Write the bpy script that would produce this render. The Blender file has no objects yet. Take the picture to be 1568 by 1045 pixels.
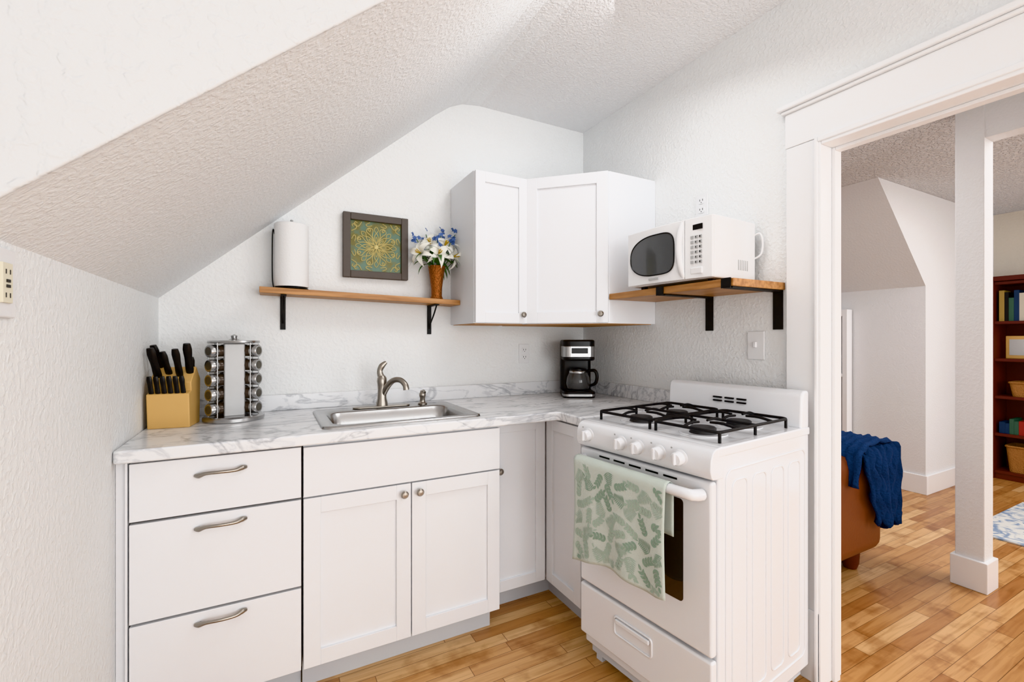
import bpy, bmesh, math, random
from mathutils import Vector, Matrix
random.seed(7)
scene = bpy.context.scene
for vt in ('Khronos PBR Neutral', 'Standard'):
    try:
        scene.view_settings.view_transform = vt
        break
    except Exception:
        pass

# ------------------------------------------------------------------ materials
def sr(r, g, b):
    f = lambda c: (c/255/12.92) if c/255 <= .04045 else ((c/255+.055)/1.055)**2.4
    return (f(r), f(g), f(b), 1)

def mat(name, col, rough=.5, metal=0, bump=0, bscale=60, coat=0, trans=0, ior=1.45, bdist=.002, emis=None):
    m = bpy.data.materials.new(name); m.use_nodes = True
    nt = m.node_tree; p = nt.nodes['Principled BSDF']
    p.inputs['Base Color'].default_value = col
    p.inputs['Roughness'].default_value = rough
    p.inputs['Metallic'].default_value = metal
    p.inputs['Coat Weight'].default_value = coat
    p.inputs['Transmission Weight'].default_value = trans
    p.inputs['IOR'].default_value = ior
    tc = nt.nodes.new('ShaderNodeTexCoord')
    n = nt.nodes.new('ShaderNodeTexNoise'); n.inputs['Scale'].default_value = bscale
    n.inputs['Detail'].default_value = 3
    nt.links.new(tc.outputs['Object'], n.inputs['Vector'])
    if bump > 0:
        b = nt.nodes.new('ShaderNodeBump'); b.inputs['Strength'].default_value = bump
        b.inputs['Distance'].default_value = bdist
        nt.links.new(n.outputs['Fac'], b.inputs['Height'])
        nt.links.new(b.outputs['Normal'], p.inputs['Normal'])
    else:
        mr = nt.nodes.new('ShaderNodeMapRange')
        mr.inputs['To Min'].default_value = max(0, rough-.03); mr.inputs['To Max'].default_value = min(1, rough+.03)
        nt.links.new(n.outputs['Fac'], mr.inputs['Value'])
        nt.links.new(mr.outputs['Result'], p.inputs['Roughness'])
    return m

def plaster(name, col, scale, lo, hi, dist, strength=.6, dis=.3):
    m = bpy.data.materials.new(name); m.use_nodes = True
    nt = m.node_tree; p = nt.nodes['Principled BSDF']
    p.inputs['Base Color'].default_value = col; p.inputs['Roughness'].default_value = .75
    tc = nt.nodes.new('ShaderNodeTexCoord')
    n = nt.nodes.new('ShaderNodeTexNoise'); n.inputs['Scale'].default_value = scale
    n.inputs['Detail'].default_value = 2.0; n.inputs['Distortion'].default_value = dis
    r = nt.nodes.new('ShaderNodeMapRange'); r.interpolation_type = 'SMOOTHSTEP'
    r.inputs['From Min'].default_value = lo; r.inputs['From Max'].default_value = hi
    n2 = nt.nodes.new('ShaderNodeTexNoise'); n2.inputs['Scale'].default_value = scale*3.5
    ad = nt.nodes.new('ShaderNodeMath'); ad.operation = 'MULTIPLY_ADD'; ad.inputs[1].default_value = .2
    b = nt.nodes.new('ShaderNodeBump'); b.inputs['Strength'].default_value = strength; b.inputs['Distance'].default_value = dist
    L = nt.links.new
    L(tc.outputs['Object'], n.inputs['Vector']); L(tc.outputs['Object'], n2.inputs['Vector'])
    L(n.outputs['Fac'], r.inputs['Value']); L(n2.outputs['Fac'], ad.inputs[0]); L(r.outputs['Result'], ad.inputs[2])
    L(ad.outputs[0], b.inputs['Height']); L(b.outputs['Normal'], p.inputs['Normal'])
    return m

M_wall = plaster('wall_paint', sr(239,240,240), 75, .35, .75, .0028, .45)
M_ceil = plaster('ceiling_texture', sr(242,242,243), 95, .38, .66, .003, .55)
M_slope = plaster('slope_texture', sr(243,244,245), 85, .36, .70, .0026, .5)
M_knock = plaster('knockdown_texture', sr(224,225,226), 46, .48, .70, .0035, .5, .3)
M_liv = plaster('living_wall_paint', sr(232,232,233), 80, .35, .75, .002, .35)
M_livc = plaster('popcorn_ceiling', sr(234,234,236), 50, .42, .58, .008, .9)
M_cream = plaster('cream_wall_paint', sr(232,224,210), 60, .45, .65, .002, .4)
M_trim = mat('trim_paint', sr(243,243,244), .35)
M_cab = mat('cabinet_white', sr(236,237,240), .38)
M_gap = mat('cabinet_carcass_gray', sr(120,116,112), .7)  # grey-brown wood of the carcass behind the drawer fronts
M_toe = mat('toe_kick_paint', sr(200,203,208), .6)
M_app = mat('appliance_enamel', sr(232,233,236), .18, coat=.3)
M_plast = mat('white_plastic', sr(236,236,237), .35)
M_steel = mat('stainless_steel', sr(180,180,180), .26, 1)
M_panel = mat('brushed_panel', sr(165,165,165), .45, .6)
M_nick = mat('brushed_nickel', sr(168,162,154), .3, 1)
M_black = mat('black_plastic', sr(18,18,19), .35)
M_iron = mat('cast_iron', sr(26,26,27), .55, bump=.3, bscale=300)
M_capm = mat('burner_cap', sr(60,60,61), .5)
M_blackmetal = mat('black_bracket', sr(24,24,24), .5)
M_glass_dark = mat('dark_oven_glass', sr(40,30,27), .06, coat=.5)
M_mwglass = mat('microwave_window', sr(84,86,88), .15, coat=.4)
M_paper = mat('paper_towel', sr(240,240,240), .9, bump=.5, bscale=120)
M_blockwood = mat('bamboo_block', sr(220,178,114), .45)
M_cream_out = mat('ivory_outlet', sr(232,226,205), .4)
M_slot = mat('outlet_slot', sr(60,58,55), .5)
M_copper = mat('copper_vase', sr(158,98,58), .38, .85, bump=1, bscale=110, bdist=.008)
M_petal = mat('lily_petal', sr(238,237,228), .6)
M_leaf = mat('flower_leaf', sr(74,110,62), .55)
M_stamen = mat('stamen', sr(205,170,60), .6)
M_bluefl = mat('delphinium_blue', sr(84,110,164), .6)
M_frame = mat('weathered_frame', sr(98,91,86), .6, bump=.5, bscale=60)
M_gold = mat('gold_relief', sr(200,186,128), .4, .2)
M_jar = mat('jar_dark', sr(84,74,66), .2, .3)
M_label = mat('label', sr(200,200,198), .4)
M_jarlid = mat('jar_lid_label', sr(96,92,84), .3, .4)
M_towel = mat('towel_cloth', sr(203,211,203), .95, bump=.4, bscale=500)
M_tleaf = mat('towel_leaf_print', sr(170,188,174), .95)
M_tleaf2 = mat('towel_leaf_print_dark', sr(144,167,150), .95)
M_leather = mat('brown_leather', sr(128,74,46), .42, bump=.3, bscale=80)
M_blanket = mat('knit_blanket', sr(34,62,106), .95, bump=1, bscale=90, bdist=.012)
M_cherry = mat('cherry_wood', sr(88,34,26), .4)
M_wicker = mat('wicker', sr(172,122,76), .8, bump=1, bscale=120, bdist=.01)
M_glass = mat('clear_glass', (1,1,1,1), .02, trans=1)
M_coffee_gl = mat('carafe_glass', sr(170,170,170), .03, trans=.8)
M_lightgray = mat('light_gray', sr(180,180,180), .4)
M_ply = mat('plywood_bottom', sr(190,142,92), .6)

def wood(name, c1, c2, axis='x', rough=.45):
    m = bpy.data.materials.new(name); m.use_nodes = True
    nt = m.node_tree; p = nt.nodes['Principled BSDF']; L = nt.links.new
    p.inputs['Roughness'].default_value = rough
    tc = nt.nodes.new('ShaderNodeTexCoord'); mp = nt.nodes.new('ShaderNodeMapping')
    s = {'x': (3, 40, 40), 'y': (40, 3, 40), 'z': (40, 40, 3)}[axis]
    mp.inputs['Scale'].default_value = s
    n = nt.nodes.new('ShaderNodeTexNoise'); n.inputs['Scale'].default_value = 1.5; n.inputs['Detail'].default_value = 6
    r = nt.nodes.new('ShaderNodeValToRGB')
    r.color_ramp.elements[0].position = .35; r.color_ramp.elements[0].color = c1
    r.color_ramp.elements[1].position = .65; r.color_ramp.elements[1].color = c2
    L(tc.outputs['Object'], mp.inputs['Vector']); L(mp.outputs['Vector'], n.inputs['Vector'])
    L(n.outputs['Fac'], r.inputs['Fac']); L(r.outputs['Color'], p.inputs['Base Color'])
    return m
M_shelf = wood('oak_shelf', sr(160,110,64), sr(196,146,94), 'x')
M_shelfy = wood('oak_shelf_y', sr(160,110,64), sr(196,146,94), 'y')

def floor_mat():
    m = bpy.data.materials.new('maple_strip_floor'); m.use_nodes = True
    nt = m.node_tree; p = nt.nodes['Principled BSDF']; L = nt.links.new
    N = nt.nodes.new
    tc = N('ShaderNodeTexCoord')
    sx = N('ShaderNodeSeparateXYZ'); L(tc.outputs['Object'], sx.inputs[0])
    def math_(op, a, b=None, c=None):
        n = N('ShaderNodeMath'); n.operation = op
        for i, v in enumerate((a, b, c)):
            if v is None: continue
            if isinstance(v, (int, float)): n.inputs[i].default_value = v
            else: L(v, n.inputs[i])
        return n.outputs[0]
    row = math_('FLOOR', math_('DIVIDE', sx.outputs['Y'], .057))
    wn = N('ShaderNodeTexWhiteNoise'); wn.noise_dimensions = '1D'; L(row, wn.inputs['W'])
    bx = math_('ADD', math_('DIVIDE', sx.outputs['X'], .52), math_('MULTIPLY', wn.outputs['Value'], 7))
    bi = math_('FLOOR', bx)
    cb = N('ShaderNodeCombineXYZ'); L(row, cb.inputs[0]); L(bi, cb.inputs[1])
    wn2 = N('ShaderNodeTexWhiteNoise'); wn2.noise_dimensions = '2D'; L(cb.outputs[0], wn2.inputs['Vector'])
    ramp = N('ShaderNodeValToRGB'); cr = ramp.color_ramp
    cr.elements[0].position = 0; cr.elements[0].color = sr(176,122,76)
    cr.elements[1].position = 1; cr.elements[1].color = sr(226,186,136)
    e = cr.elements.new(.3); e.color = sr(198,148,96)
    e = cr.elements.new(.7); e.color = sr(212,164,112)
    L(wn2.outputs['Value'], ramp.inputs['Fac'])
    fy = math_('FRACT', math_('DIVIDE', sx.outputs['Y'], .057)); fx = math_('FRACT', bx)
    gy = math_('LESS_THAN', fy, .035); gx = math_('LESS_THAN', fx, .005)
    gap = math_('MAXIMUM', gy, gx)
    mp = N('ShaderNodeMapping'); mp.inputs['Scale'].default_value = (3, 45, 1)
    ofs = N('ShaderNodeVectorMath'); ofs.operation = 'ADD'; L(tc.outputs['Object'], ofs.inputs[0])
    L(wn2.outputs['Color'], ofs.inputs[1]); L(ofs.outputs[0], mp.inputs['Vector'])
    n = N('ShaderNodeTexNoise'); n.inputs['Scale'].default_value = 1.2; n.inputs['Detail'].default_value = 7; n.inputs['Distortion'].default_value = .8
    L(mp.outputs['Vector'], n.inputs['Vector'])
    r = N('ShaderNodeValToRGB'); r.color_ramp.elements[0].position = .3; r.color_ramp.elements[0].color = (.66,.53,.42,1)
    r.color_ramp.elements[1].position = .58; r.color_ramp.elements[1].color = (1,1,1,1)
    L(n.outputs['Fac'], r.inputs['Fac'])
    n2 = N('ShaderNodeTexNoise'); n2.inputs['Scale'].default_value = 7; n2.inputs['Detail'].default_value = 5
    L(tc.outputs['Object'], n2.inputs['Vector'])
    r2 = N('ShaderNodeValToRGB'); r2.color_ramp.elements[0].position = .34; r2.color_ramp.elements[0].color = (.60,.47,.36,1)
    r2.color_ramp.elements[1].position = .47; r2.color_ramp.elements[1].color = (1,1,1,1)
    L(n2.outputs['Fac'], r2.inputs['Fac'])
    m1 = N('ShaderNodeMixRGB'); m1.blend_type = 'MULTIPLY'; m1.inputs[0].default_value = .7
    m2 = N('ShaderNodeMixRGB'); m2.blend_type = 'MULTIPLY'; m2.inputs[0].default_value = .7
    m3 = N('ShaderNodeMixRGB'); m3.inputs[2].default_value = sr(104,64,36)
    L(ramp.outputs['Color'], m1.inputs[1]); L(r.outputs['Color'], m1.inputs[2])
    L(m1.outputs[0], m2.inputs[1]); L(r2.outputs['Color'], m2.inputs[2])
    L(m2.outputs[0], m3.inputs[1]); L(math_('MULTIPLY', gap, .8), m3.inputs[0])
    L(m3.outputs[0], p.inputs['Base Color'])
    p.inputs['Roughness'].default_value = .3
    return m
M_floor = floor_mat()

def marble():
    m = bpy.data.materials.new('marble_laminate'); m.use_nodes = True
    nt = m.node_tree; p = nt.nodes['Principled BSDF']; L = nt.links.new; N = nt.nodes.new
    tc = N('ShaderNodeTexCoord'); mp = N('ShaderNodeMapping')
    mp.inputs['Rotation'].default_value = (.3, .2, .6); mp.inputs['Scale'].default_value = (1.1, 3.2, 2.2)
    L(tc.outputs['Object'], mp.inputs['Vector'])
    def vein(scale, width, dist):
        n = N('ShaderNodeTexNoise'); n.inputs['Scale'].default_value = scale; n.inputs['Detail'].default_value = 7
        n.inputs['Distortion'].default_value = dist; n.inputs['Roughness'].default_value = .55
        L(mp.outputs['Vector'], n.inputs['Vector'])
        s = N('ShaderNodeMath'); s.operation = 'SUBTRACT'; s.inputs[1].default_value = .5
        a = N('ShaderNodeMath'); a.operation = 'ABSOLUTE'
        mr = N('ShaderNodeMapRange'); mr.inputs['From Max'].default_value = width
        L(n.outputs['Fac'], s.inputs[0]); L(s.outputs[0], a.inputs[0]); L(a.outputs[0], mr.inputs['Value'])
        return mr.outputs['Result']
    v1 = vein(1.6, .022, 1.0); v2 = vein(3.8, .03, .6)
    r = N('ShaderNodeValToRGB'); r.color_ramp.elements[0].color = sr(194,196,200); r.color_ramp.elements[1].color = sr(238,239,241)
    r2 = N('ShaderNodeValToRGB'); r2.color_ramp.elements[0].color = sr(230,231,233); r2.color_ramp.elements[1].color = (1,1,1,1)
    L(v1, r.inputs['Fac']); L(v2, r2.inputs['Fac'])
    mx = N('ShaderNodeMixRGB'); mx.blend_type = 'MULTIPLY'; mx.inputs[0].default_value = 1
    L(r.outputs['Color'], mx.inputs[1]); L(r2.outputs['Color'], mx.inputs[2])
    L(mx.outputs[0], p.inputs['Base Color']); p.inputs['Roughness'].default_value = .25
    return m
M_marble = marble()

def tile_mat():
    m = bpy.data.materials.new('patina_tile'); m.use_nodes = True
    nt = m.node_tree; p = nt.nodes['Principled BSDF']; L = nt.links.new; N = nt.nodes.new
    tc = N('ShaderNodeTexCoord'); n = N('ShaderNodeTexNoise'); n.inputs['Scale'].default_value = 22; n.inputs['Detail'].default_value = 4
    L(tc.outputs['Object'], n.inputs['Vector'])
    r = N('ShaderNodeValToRGB'); r.color_ramp.elements[0].position = .42; r.color_ramp.elements[0].color = sr(98,126,108)
    r.color_ramp.elements[1].position = .6; r.color_ramp.elements[1].color = sr(116,110,52)
    L(n.outputs['Fac'], r.inputs['Fac']); L(r.outputs['Color'], p.inputs['Base Color']); p.inputs['Roughness'].default_value = .3
    return m
M_tile = tile_mat()

def rug_mat():
    m = bpy.data.materials.new('rug_pattern'); m.use_nodes = True
    nt = m.node_tree; p = nt.nodes['Principled BSDF']; L = nt.links.new; N = nt.nodes.new
    tc = N('ShaderNodeTexCoord'); n = N('ShaderNodeTexNoise'); n.inputs['Scale'].default_value = 9; n.inputs['Detail'].default_value = 6
    n.inputs['Distortion'].default_value = 2
    L(tc.outputs['Object'], n.inputs['Vector'])
    r = N('ShaderNodeValToRGB'); r.color_ramp.elements[0].position = .4; r.color_ramp.elements[0].color = sr(130,150,178)
    r.color_ramp.elements[1].position = .55; r.color_ramp.elements[1].color = sr(218,217,212)
    L(n.outputs['Fac'], r.inputs['Fac']); L(r.outputs['Color'], p.inputs['Base Color']); p.inputs['Roughness'].default_value = .95
    return m
M_rug = rug_mat()

# ------------------------------------------------------------------ helpers
def grp(name, loc=(0,0,0), rz=0, world=False, rx=0, ry=0):
    e = bpy.data.objects.new(name, None); e.empty_display_size = .05
    e.location = loc; e.rotation_euler = (rx, ry, rz)
    scene.collection.objects.link(e)
    e['w'] = 1 if world else 0
    return e

def link(o, parent):
    scene.collection.objects.link(o)
    if parent is not None:
        o.parent = parent
        if parent.get('w'):
            o.matrix_parent_inverse = Matrix.Translation(-Vector(parent.location))
    return o

def mk(name, verts, faces, m, parent=None, smooth=False, bevel=0, seg=2, angle=.6):
    me = bpy.data.meshes.new(name); me.from_pydata([tuple(v) for v in verts], [], faces); me.update()
    bm = bmesh.new(); bm.from_mesh(me); bmesh.ops.recalc_face_normals(bm, faces=bm.faces); bm.to_mesh(me); bm.free()
    if m is not None: me.materials.append(m)
    if smooth:
        me.shade_smooth()
        try: me.set_sharp_from_angle(angle=angle)
        except Exception: pass
    o = bpy.data.objects.new(name, me); link(o, parent)
    if bevel > 0:
        b = o.modifiers.new('bevel', 'BEVEL'); b.width = bevel; b.segments = seg; b.limit_method = 'ANGLE'; b.angle_limit = .7
        if seg >= 3:
            me.shade_smooth(); b.harden_normals = True
    return o

CF = [(0,1,3,2),(4,6,7,5),(0,4,5,1),(2,3,7,6),(0,2,6,4),(1,5,7,3)]
def bverts(b):
    x0,x1,y0,y1,z0,z1 = b
    return [(x,y,z) for x in (x0,x1) for y in (y0,y1) for z in (z0,z1)]
def boxes(name, bl, m, parent=None, bevel=0, seg=2, loc=None, rz=0):
    V=[];F=[]
    for b in bl:
        o=len(V); V+=bverts(b); F+=[tuple(i+o for i in f) for f in CF]
    ob = mk(name, V, F, m, parent, bevel=bevel, seg=seg)
    if loc is not None: ob.location = loc; ob.rotation_euler = (0,0,rz)
    return ob
def box(name, x0,x1,y0,y1,z0,z1, m, parent=None, bevel=0, seg=2):
    return boxes(name, [(x0,x1,y0,y1,z0,z1)], m, parent, bevel, seg)

def prism(name, poly, axis, a0, a1, m, parent=None, bevel=0, seg=2, smooth=False):
    n=len(poly); V=[]
    for a in (a0,a1):
        for p in poly:
            V.append({'z':(p[0],p[1],a),'y':(p[0],a,p[1]),'x':(a,p[0],p[1])}[axis])
    F=[tuple(range(n)), tuple(range(2*n-1,n-1,-1))]
    for i in range(n): F.append((i,(i+1)%n,(i+1)%n+n,i+n))
    return mk(name,V,F,m,parent,bevel=bevel,seg=seg,smooth=smooth)

def lathe_vf(prof, seg=32, loc=(0,0,0)):
    V=[];F=[];n=len(prof)
    for i in range(seg):
        a=2*math.pi*i/seg
        for r,z in prof: V.append((loc[0]+r*math.cos(a),loc[1]+r*math.sin(a),loc[2]+z))
    for i in range(seg):
        j=(i+1)%seg
        for k in range(n-1):
            F.append((i*n+k,j*n+k,j*n+k+1,i*n+k+1))
    if prof[0][0]>1e-4: F.append(tuple(i*n for i in range(seg))[::-1])
    if prof[-1][0]>1e-4: F.append(tuple(i*n+n-1 for i in range(seg)))
    return V,F
def lathe(name, prof, m, parent=None, loc=(0,0,0), seg=32, rot=None):
    prof=[(max(r,1e-5),z) for r,z in prof]
    V,F=lathe_vf(prof,seg)
    o=mk(name,V,F,m,parent,smooth=True)
    o.location=loc
    if rot: o.rotation_euler=rot
    return o
def cyl(name,p0,p1,r,m,parent=None,seg=20,r2=None):
    return sweep(name,[p0,p1],[r,r if r2 is None else r2],m,parent,seg)

def catmull(pts, n=6):
    P=[Vector(p) for p in pts]; out=[]
    for i in range(len(P)-1):
        p0=P[max(i-1,0)];p1=P[i];p2=P[i+1];p3=P[min(i+2,len(P)-1)]
        for k in range(n):
            t=k/n
            out.append(.5*((2*p1)+(-p0+p2)*t+(2*p0-5*p1+4*p2-p3)*t*t+(-p0+3*p1-3*p2+p3)*t**3))
    out.append(P[-1]); return out

def sweep_vf(pts, rad, seg=10, closed=False, flat=1.0):
    P=[Vector(p) for p in pts]; n=len(P)
    if not isinstance(rad,(list,tuple)): rad=[rad]*n
    if len(rad)!=n:
        rr=[]
        for i in range(n):
            t=i/(n-1)*(len(rad)-1); k=min(int(t),len(rad)-2); rr.append(rad[k]+(rad[k+1]-rad[k])*(t-k))
        rad=rr
    V=[];F=[]; up=None
    for i in range(n):
        if closed: t=(P[(i+1)%n]-P[i-1])
        else: t=P[min(i+1,n-1)]-P[max(i-1,0)]
        t.normalize()
        if up is None:
            a=Vector((0,0,1)) if abs(t.z)<.9 else Vector((1,0,0))
            up=(a-t*a.dot(t)).normalized()
        else:
            up=(up-t*up.dot(t))
            up=up.normalized() if up.length>1e-6 else t.orthogonal().normalized()
        s=t.cross(up)
        for k in range(seg):
            a=2*math.pi*k/seg
            V.append(P[i]+(s*math.cos(a)*flat+up*math.sin(a))*rad[i])
    m=n if closed else n-1
    for i in range(m):
        j=(i+1)%n
        for k in range(seg):
            l=(k+1)%seg
            F.append((i*seg+k,i*seg+l,j*seg+l,j*seg+k))
    if not closed:
        F.append(tuple(range(seg))[::-1]); F.append(tuple((n-1)*seg+k for k in range(seg)))
    return V,F
def sweep(name,pts,rad,m,parent=None,seg=10,closed=False,flat=1.0,cat=0):
    if cat: pts=catmull(pts,cat)
    V,F=sweep_vf(pts,rad,seg,closed,flat)
    return mk(name,V,F,m,parent,smooth=True,angle=.9)
def multi(name, parts, m, parent=None, smooth=True, ymax=None):
    V=[];F=[]
    for v,f in parts:
        o=len(V);V+=list(v);F+=[tuple(i+o for i in ff) for ff in f]
    if ymax is not None: V=[(v[0],min(v[1],ymax),v[2]) for v in V]
    return mk(name,V,F,m,parent,smooth=smooth,angle=.8)

def rrect(x0,x1,y0,y1,r,n=6):
    pts=[]
    for cx,cy,a0 in ((x1-r,y1-r,0),(x0+r,y1-r,90),(x0+r,y0+r,180),(x1-r,y0+r,270)):
        for k in range(n+1):
            a=math.radians(a0+90*k/n); pts.append((cx+r*math.cos(a),cy+r*math.sin(a)))
    return pts

def shaker(name,w,h,m,parent,loc,rz=0,fr=.055,t=.02):
    bl=[(0.01,w-.01,-.010,0,0.01,h-.01),(0,fr,-t,0,0,h),(w-fr,w,-t,0,0,h),(fr,w-fr,-t,0,0,fr),(fr,w-fr,-t,0,h-fr,h)]
    return boxes(name,bl,m,parent,bevel=.0012,seg=1,loc=loc,rz=rz)

def knob(name,loc,dirv,parent,r=.014):
    d=Vector(dirv).normalized()
    o=lathe(name,[(0,0),(.006,0),(.005,.012),(r,.018),(r*1.05,.023),(r*.7,.029),(0,.030)],M_nick,parent,seg=20)
    o.rotation_euler=d.to_track_quat('Z','Y').to_euler(); o.location=loc
    return o
def pull(name,cx,y,z,parent,w=.14):
    h=w/2
    pts=[(cx-h,y-.004,z-.004),(cx-h+.012,y-.010,z-.004),(cx-h*.55,y-.022,z+.003),(cx,y-.028,z+.004),(cx+h*.55,y-.022,z+.003),(cx+h-.012,y-.010,z+.006),(cx+h,y-.004,z+.006)]
    P=catmull(pts,5)
    o=sweep(name,P,[.005,.0085,.0055,.005,.0055,.0085,.005],M_nick,parent,seg=10)
    for i,s in enumerate((-1,1)):
        cyl(name+'_post_%d'%i,(cx+s*(h-.014),y+.001,z+s*.004),(cx+s*(h-.014),y-.014,z+s*.004),.005,M_nick,parent,12)
    return o

# ------------------------------------------------------------------ room shell
YB=2.33; XR=1.749; XL=-.404; ZC=2.54
box('floor',-.6,6.2,-2.8,3.7,-.1,0,M_floor)
box('wall_back',-.53,XR+.111,YB,YB+.12,0,2.7,M_wall)
box('wall_left',XL-.12,XL,-2.6,YB,0,2.7,M_wall)
box('wall_rear',-.53,6.2,-2.72,-2.6,0,2.7,M_wall)
boxes('wall_right',[(XR,XR+.111,.926,YB,0,2.7),(XR,XR+.111,-.02,.926,1.95,2.7),(XR,XR+.111,-2.6,-.02,0,2.7)],M_wall)
box('wall_living_back_partition',XR,XR+.111,YB+.12,3.6,0,2.7,M_liv)
box('ceiling',XL-.12,XR,-2.6,YB,ZC,ZC+.12,M_ceil)
sl=[(-.404,1.407),(.78,2.434),(.86,2.494),(.93,2.526),(1.03,2.5399),(1.03,2.62),(-.5,2.62),(-.5,1.407)]
prism('ceiling_sloped',sl,'y',.95,YB-.001,M_slope)
fp=[(-.404,1.400),(.70,2.36),(.86,2.485),(.93,2.516),(1.03,2.5395),(-.404,2.5395)]
prism('wall_dropped_front',fp,'y',.94,.9499,M_knock,bevel=.004,seg=3)

box('ceiling_living',XR+.111,6.2,-2.6,3.6,2.40,2.5,M_livc)
kp=[(3.85,2.399),(4.6,1.66),(4.6,0),(6.1,0),(6.1,2.399)]
prism('wall_living_knee',kp,'y',1.65,3.6,M_liv)
box('wall_living_far',6.0,6.12,-2.6,1.65,0,2.4,M_cream)
box('wall_living_end',XR+.111,4.6,3.6,3.7,0,2.5,M_liv)
boxes('column_post',[(3.07,3.18,.876,.985,0,2.399)],M_liv,bevel=.004)
boxes('ceiling_beam',[(3.075,3.175,-2.6,.876,2.22,2.399)],M_liv)
boxes('baseboard_column',[(3.055,3.195,.861,1.0,0,.15)],M_trim,bevel=.004)
box('baseboard_living_knee',4.585,4.6,1.635,3.6,0,.15,M_trim,bevel=.003)
box('baseboard_living_side',4.6,5.99,1.635,1.65,0,.15,M_trim,bevel=.003)

# door casing
boxes('trim_1',[(XR-.020,XR,.930,1.036,.0,1.958)],M_trim,bevel=.002)
boxes('trim_2',[(XR-.022,XR,-.16,1.040,1.959,2.088)],M_trim,bevel=.003)
boxes('trim_3',[(XR-.034,XR,-.18,1.050,2.088,2.100),(XR-.046,XR,-.18,1.060,2.100,2.118)],M_trim,bevel=.004)
boxes('trim_4',[(XR-.03,XR,.920,.932,0,1.958),(XR-.024,XR+.111,.911,.926,0,1.958)],M_trim,bevel=.003)
boxes('trim_5',[(XR-.03,XR,-.02,.920,1.942,1.960),(XR-.024,XR+.111,-.02,.911,1.930,1.949)],M_trim,bevel=.003)
boxes('trim_6',[(XR+.045,XR+.08,.899,.911,0,1.930),(XR+.045,XR+.08,0,.899,1.918,1.930)],M_trim,bevel=.002)
boxes('trim_7',[(XR-.024,XR,.916,1.040,0,.26)],M_trim,bevel=.002)
boxes('trim_8',[(XR-.02,XR,-.16,-.02,0,1.955),(XR-.024,XR+.111,-.04,-.012,0,1.94)],M_trim,bevel=.002)

# ------------------------------------------------------------------ countertop
def boolean_cut(o,cutter):
    md=o.modifiers.new('cut','BOOLEAN'); md.operation='DIFFERENCE'; md.object=cutter; md.solver='EXACT'
    bpy.context.view_layer.update()
    dg=bpy.context.evaluated_depsgraph_get()
    me=bpy.data.meshes.new_from_object(o.evaluated_get(dg))
    o.modifiers.clear(); o.data=me
    bpy.data.objects.remove(cutter)
ct=grp('countertop',(0.6,2.0,.9),world=True)
poly=[(XL+.001,1.705),(XL+.011,1.695),(1.125,1.695),(1.137,1.683),(1.137,1.535),(XR-.001,1.535),(XR-.001,YB-.001),(XL+.001,YB-.001)]
top=prism('slab',poly,'z',.875,.914,M_marble,ct,bevel=.007,seg=4)
cutter=prism('cutter',rrect(.19,.765,1.77,2.18,.04),'z',.8,1.0,None)
boolean_cut(top,cutter)
boxes('backsplash',[(XL+.001,XR-.002,YB-.018,YB-.001,.914,.986),(XR-.018,XR-.001,1.535,YB-.018,.914,.986)],M_marble,ct,bevel=.003)

# ------------------------------------------------------------------ base cabinets
c1=grp('drawer_base_cabinet',(-.14,2.0,.4),world=True)
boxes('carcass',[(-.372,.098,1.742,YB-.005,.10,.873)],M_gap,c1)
boxes('filler',[(XL+.001,-.373,1.738,1.78,0,.873),(-.378,-.3725,1.722,1.742,.10,.873)],M_cab,c1)
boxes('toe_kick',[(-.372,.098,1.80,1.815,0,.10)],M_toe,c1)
for i,(a,b) in enumerate(((.694,.867),(.390,.686),(.100,.382))):
    box('drawer_front_%d'%(i+1),-.3685,.0945,1.720,1.741,a,b,M_cab,c1,bevel=.0015)
for i,z in enumerate((.817,.650,.352)): pull('pull_%d'%(i+1),-.137,1.720,z,c1)

c2=grp('sink_base_cabinet',(.48,2.0,.4),world=True)
boxes('carcass',[(.102,.125,1.742,YB-.005,.10,.873),(.83,.855,1.742,YB-.005,.10,.873),(.125,.83,1.742,YB-.005,.10,.12),(.125,.83,1.742,1.76,.12,.873),(.125,.83,2.3,YB-.005,.12,.873)],M_cab,c2)
box('false_front',.102,.856,1.720,1.741,.692,.864,M_cab,c2,bevel=.0015)
shaker('door_1',.375,.588,M_cab,c2,(.102,1.741,.098)); shaker('door_2',.375,.588,M_cab,c2,(.481,1.741,.098))
knob('knob_1',(.448,1.722,.652),(0,-1,0),c2); knob('knob_2',(.508,1.722,.652),(0,-1,0),c2)
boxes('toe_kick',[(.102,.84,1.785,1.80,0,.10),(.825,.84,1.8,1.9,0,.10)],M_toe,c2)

c3=grp('corner_base_cabinet',(1.4,2.0,.4),world=True)
boxes('carcass',[(.860,XR-.03,1.848,YB-.03,.10,.873),(1.175,XR-.03,1.555,1.847,.10,.873)],M_cab,c3)
shaker('blind_door',.288,.765,M_cab,c3,(.861,1.847,.10),fr=.05)
shaker('side_door',.27,.765,M_cab,c3,(1.174,1.826,.10),rz=-math.pi/2,fr=.05)
knob('knob',(.905,1.828,.648),(0,-1,0),c3)
boxes('toe_kick',[(.860,1.23,1.90,1.915,0,.10),(1.215,1.23,1.56,1.90,0,.10)],M_toe,c3)

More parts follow.
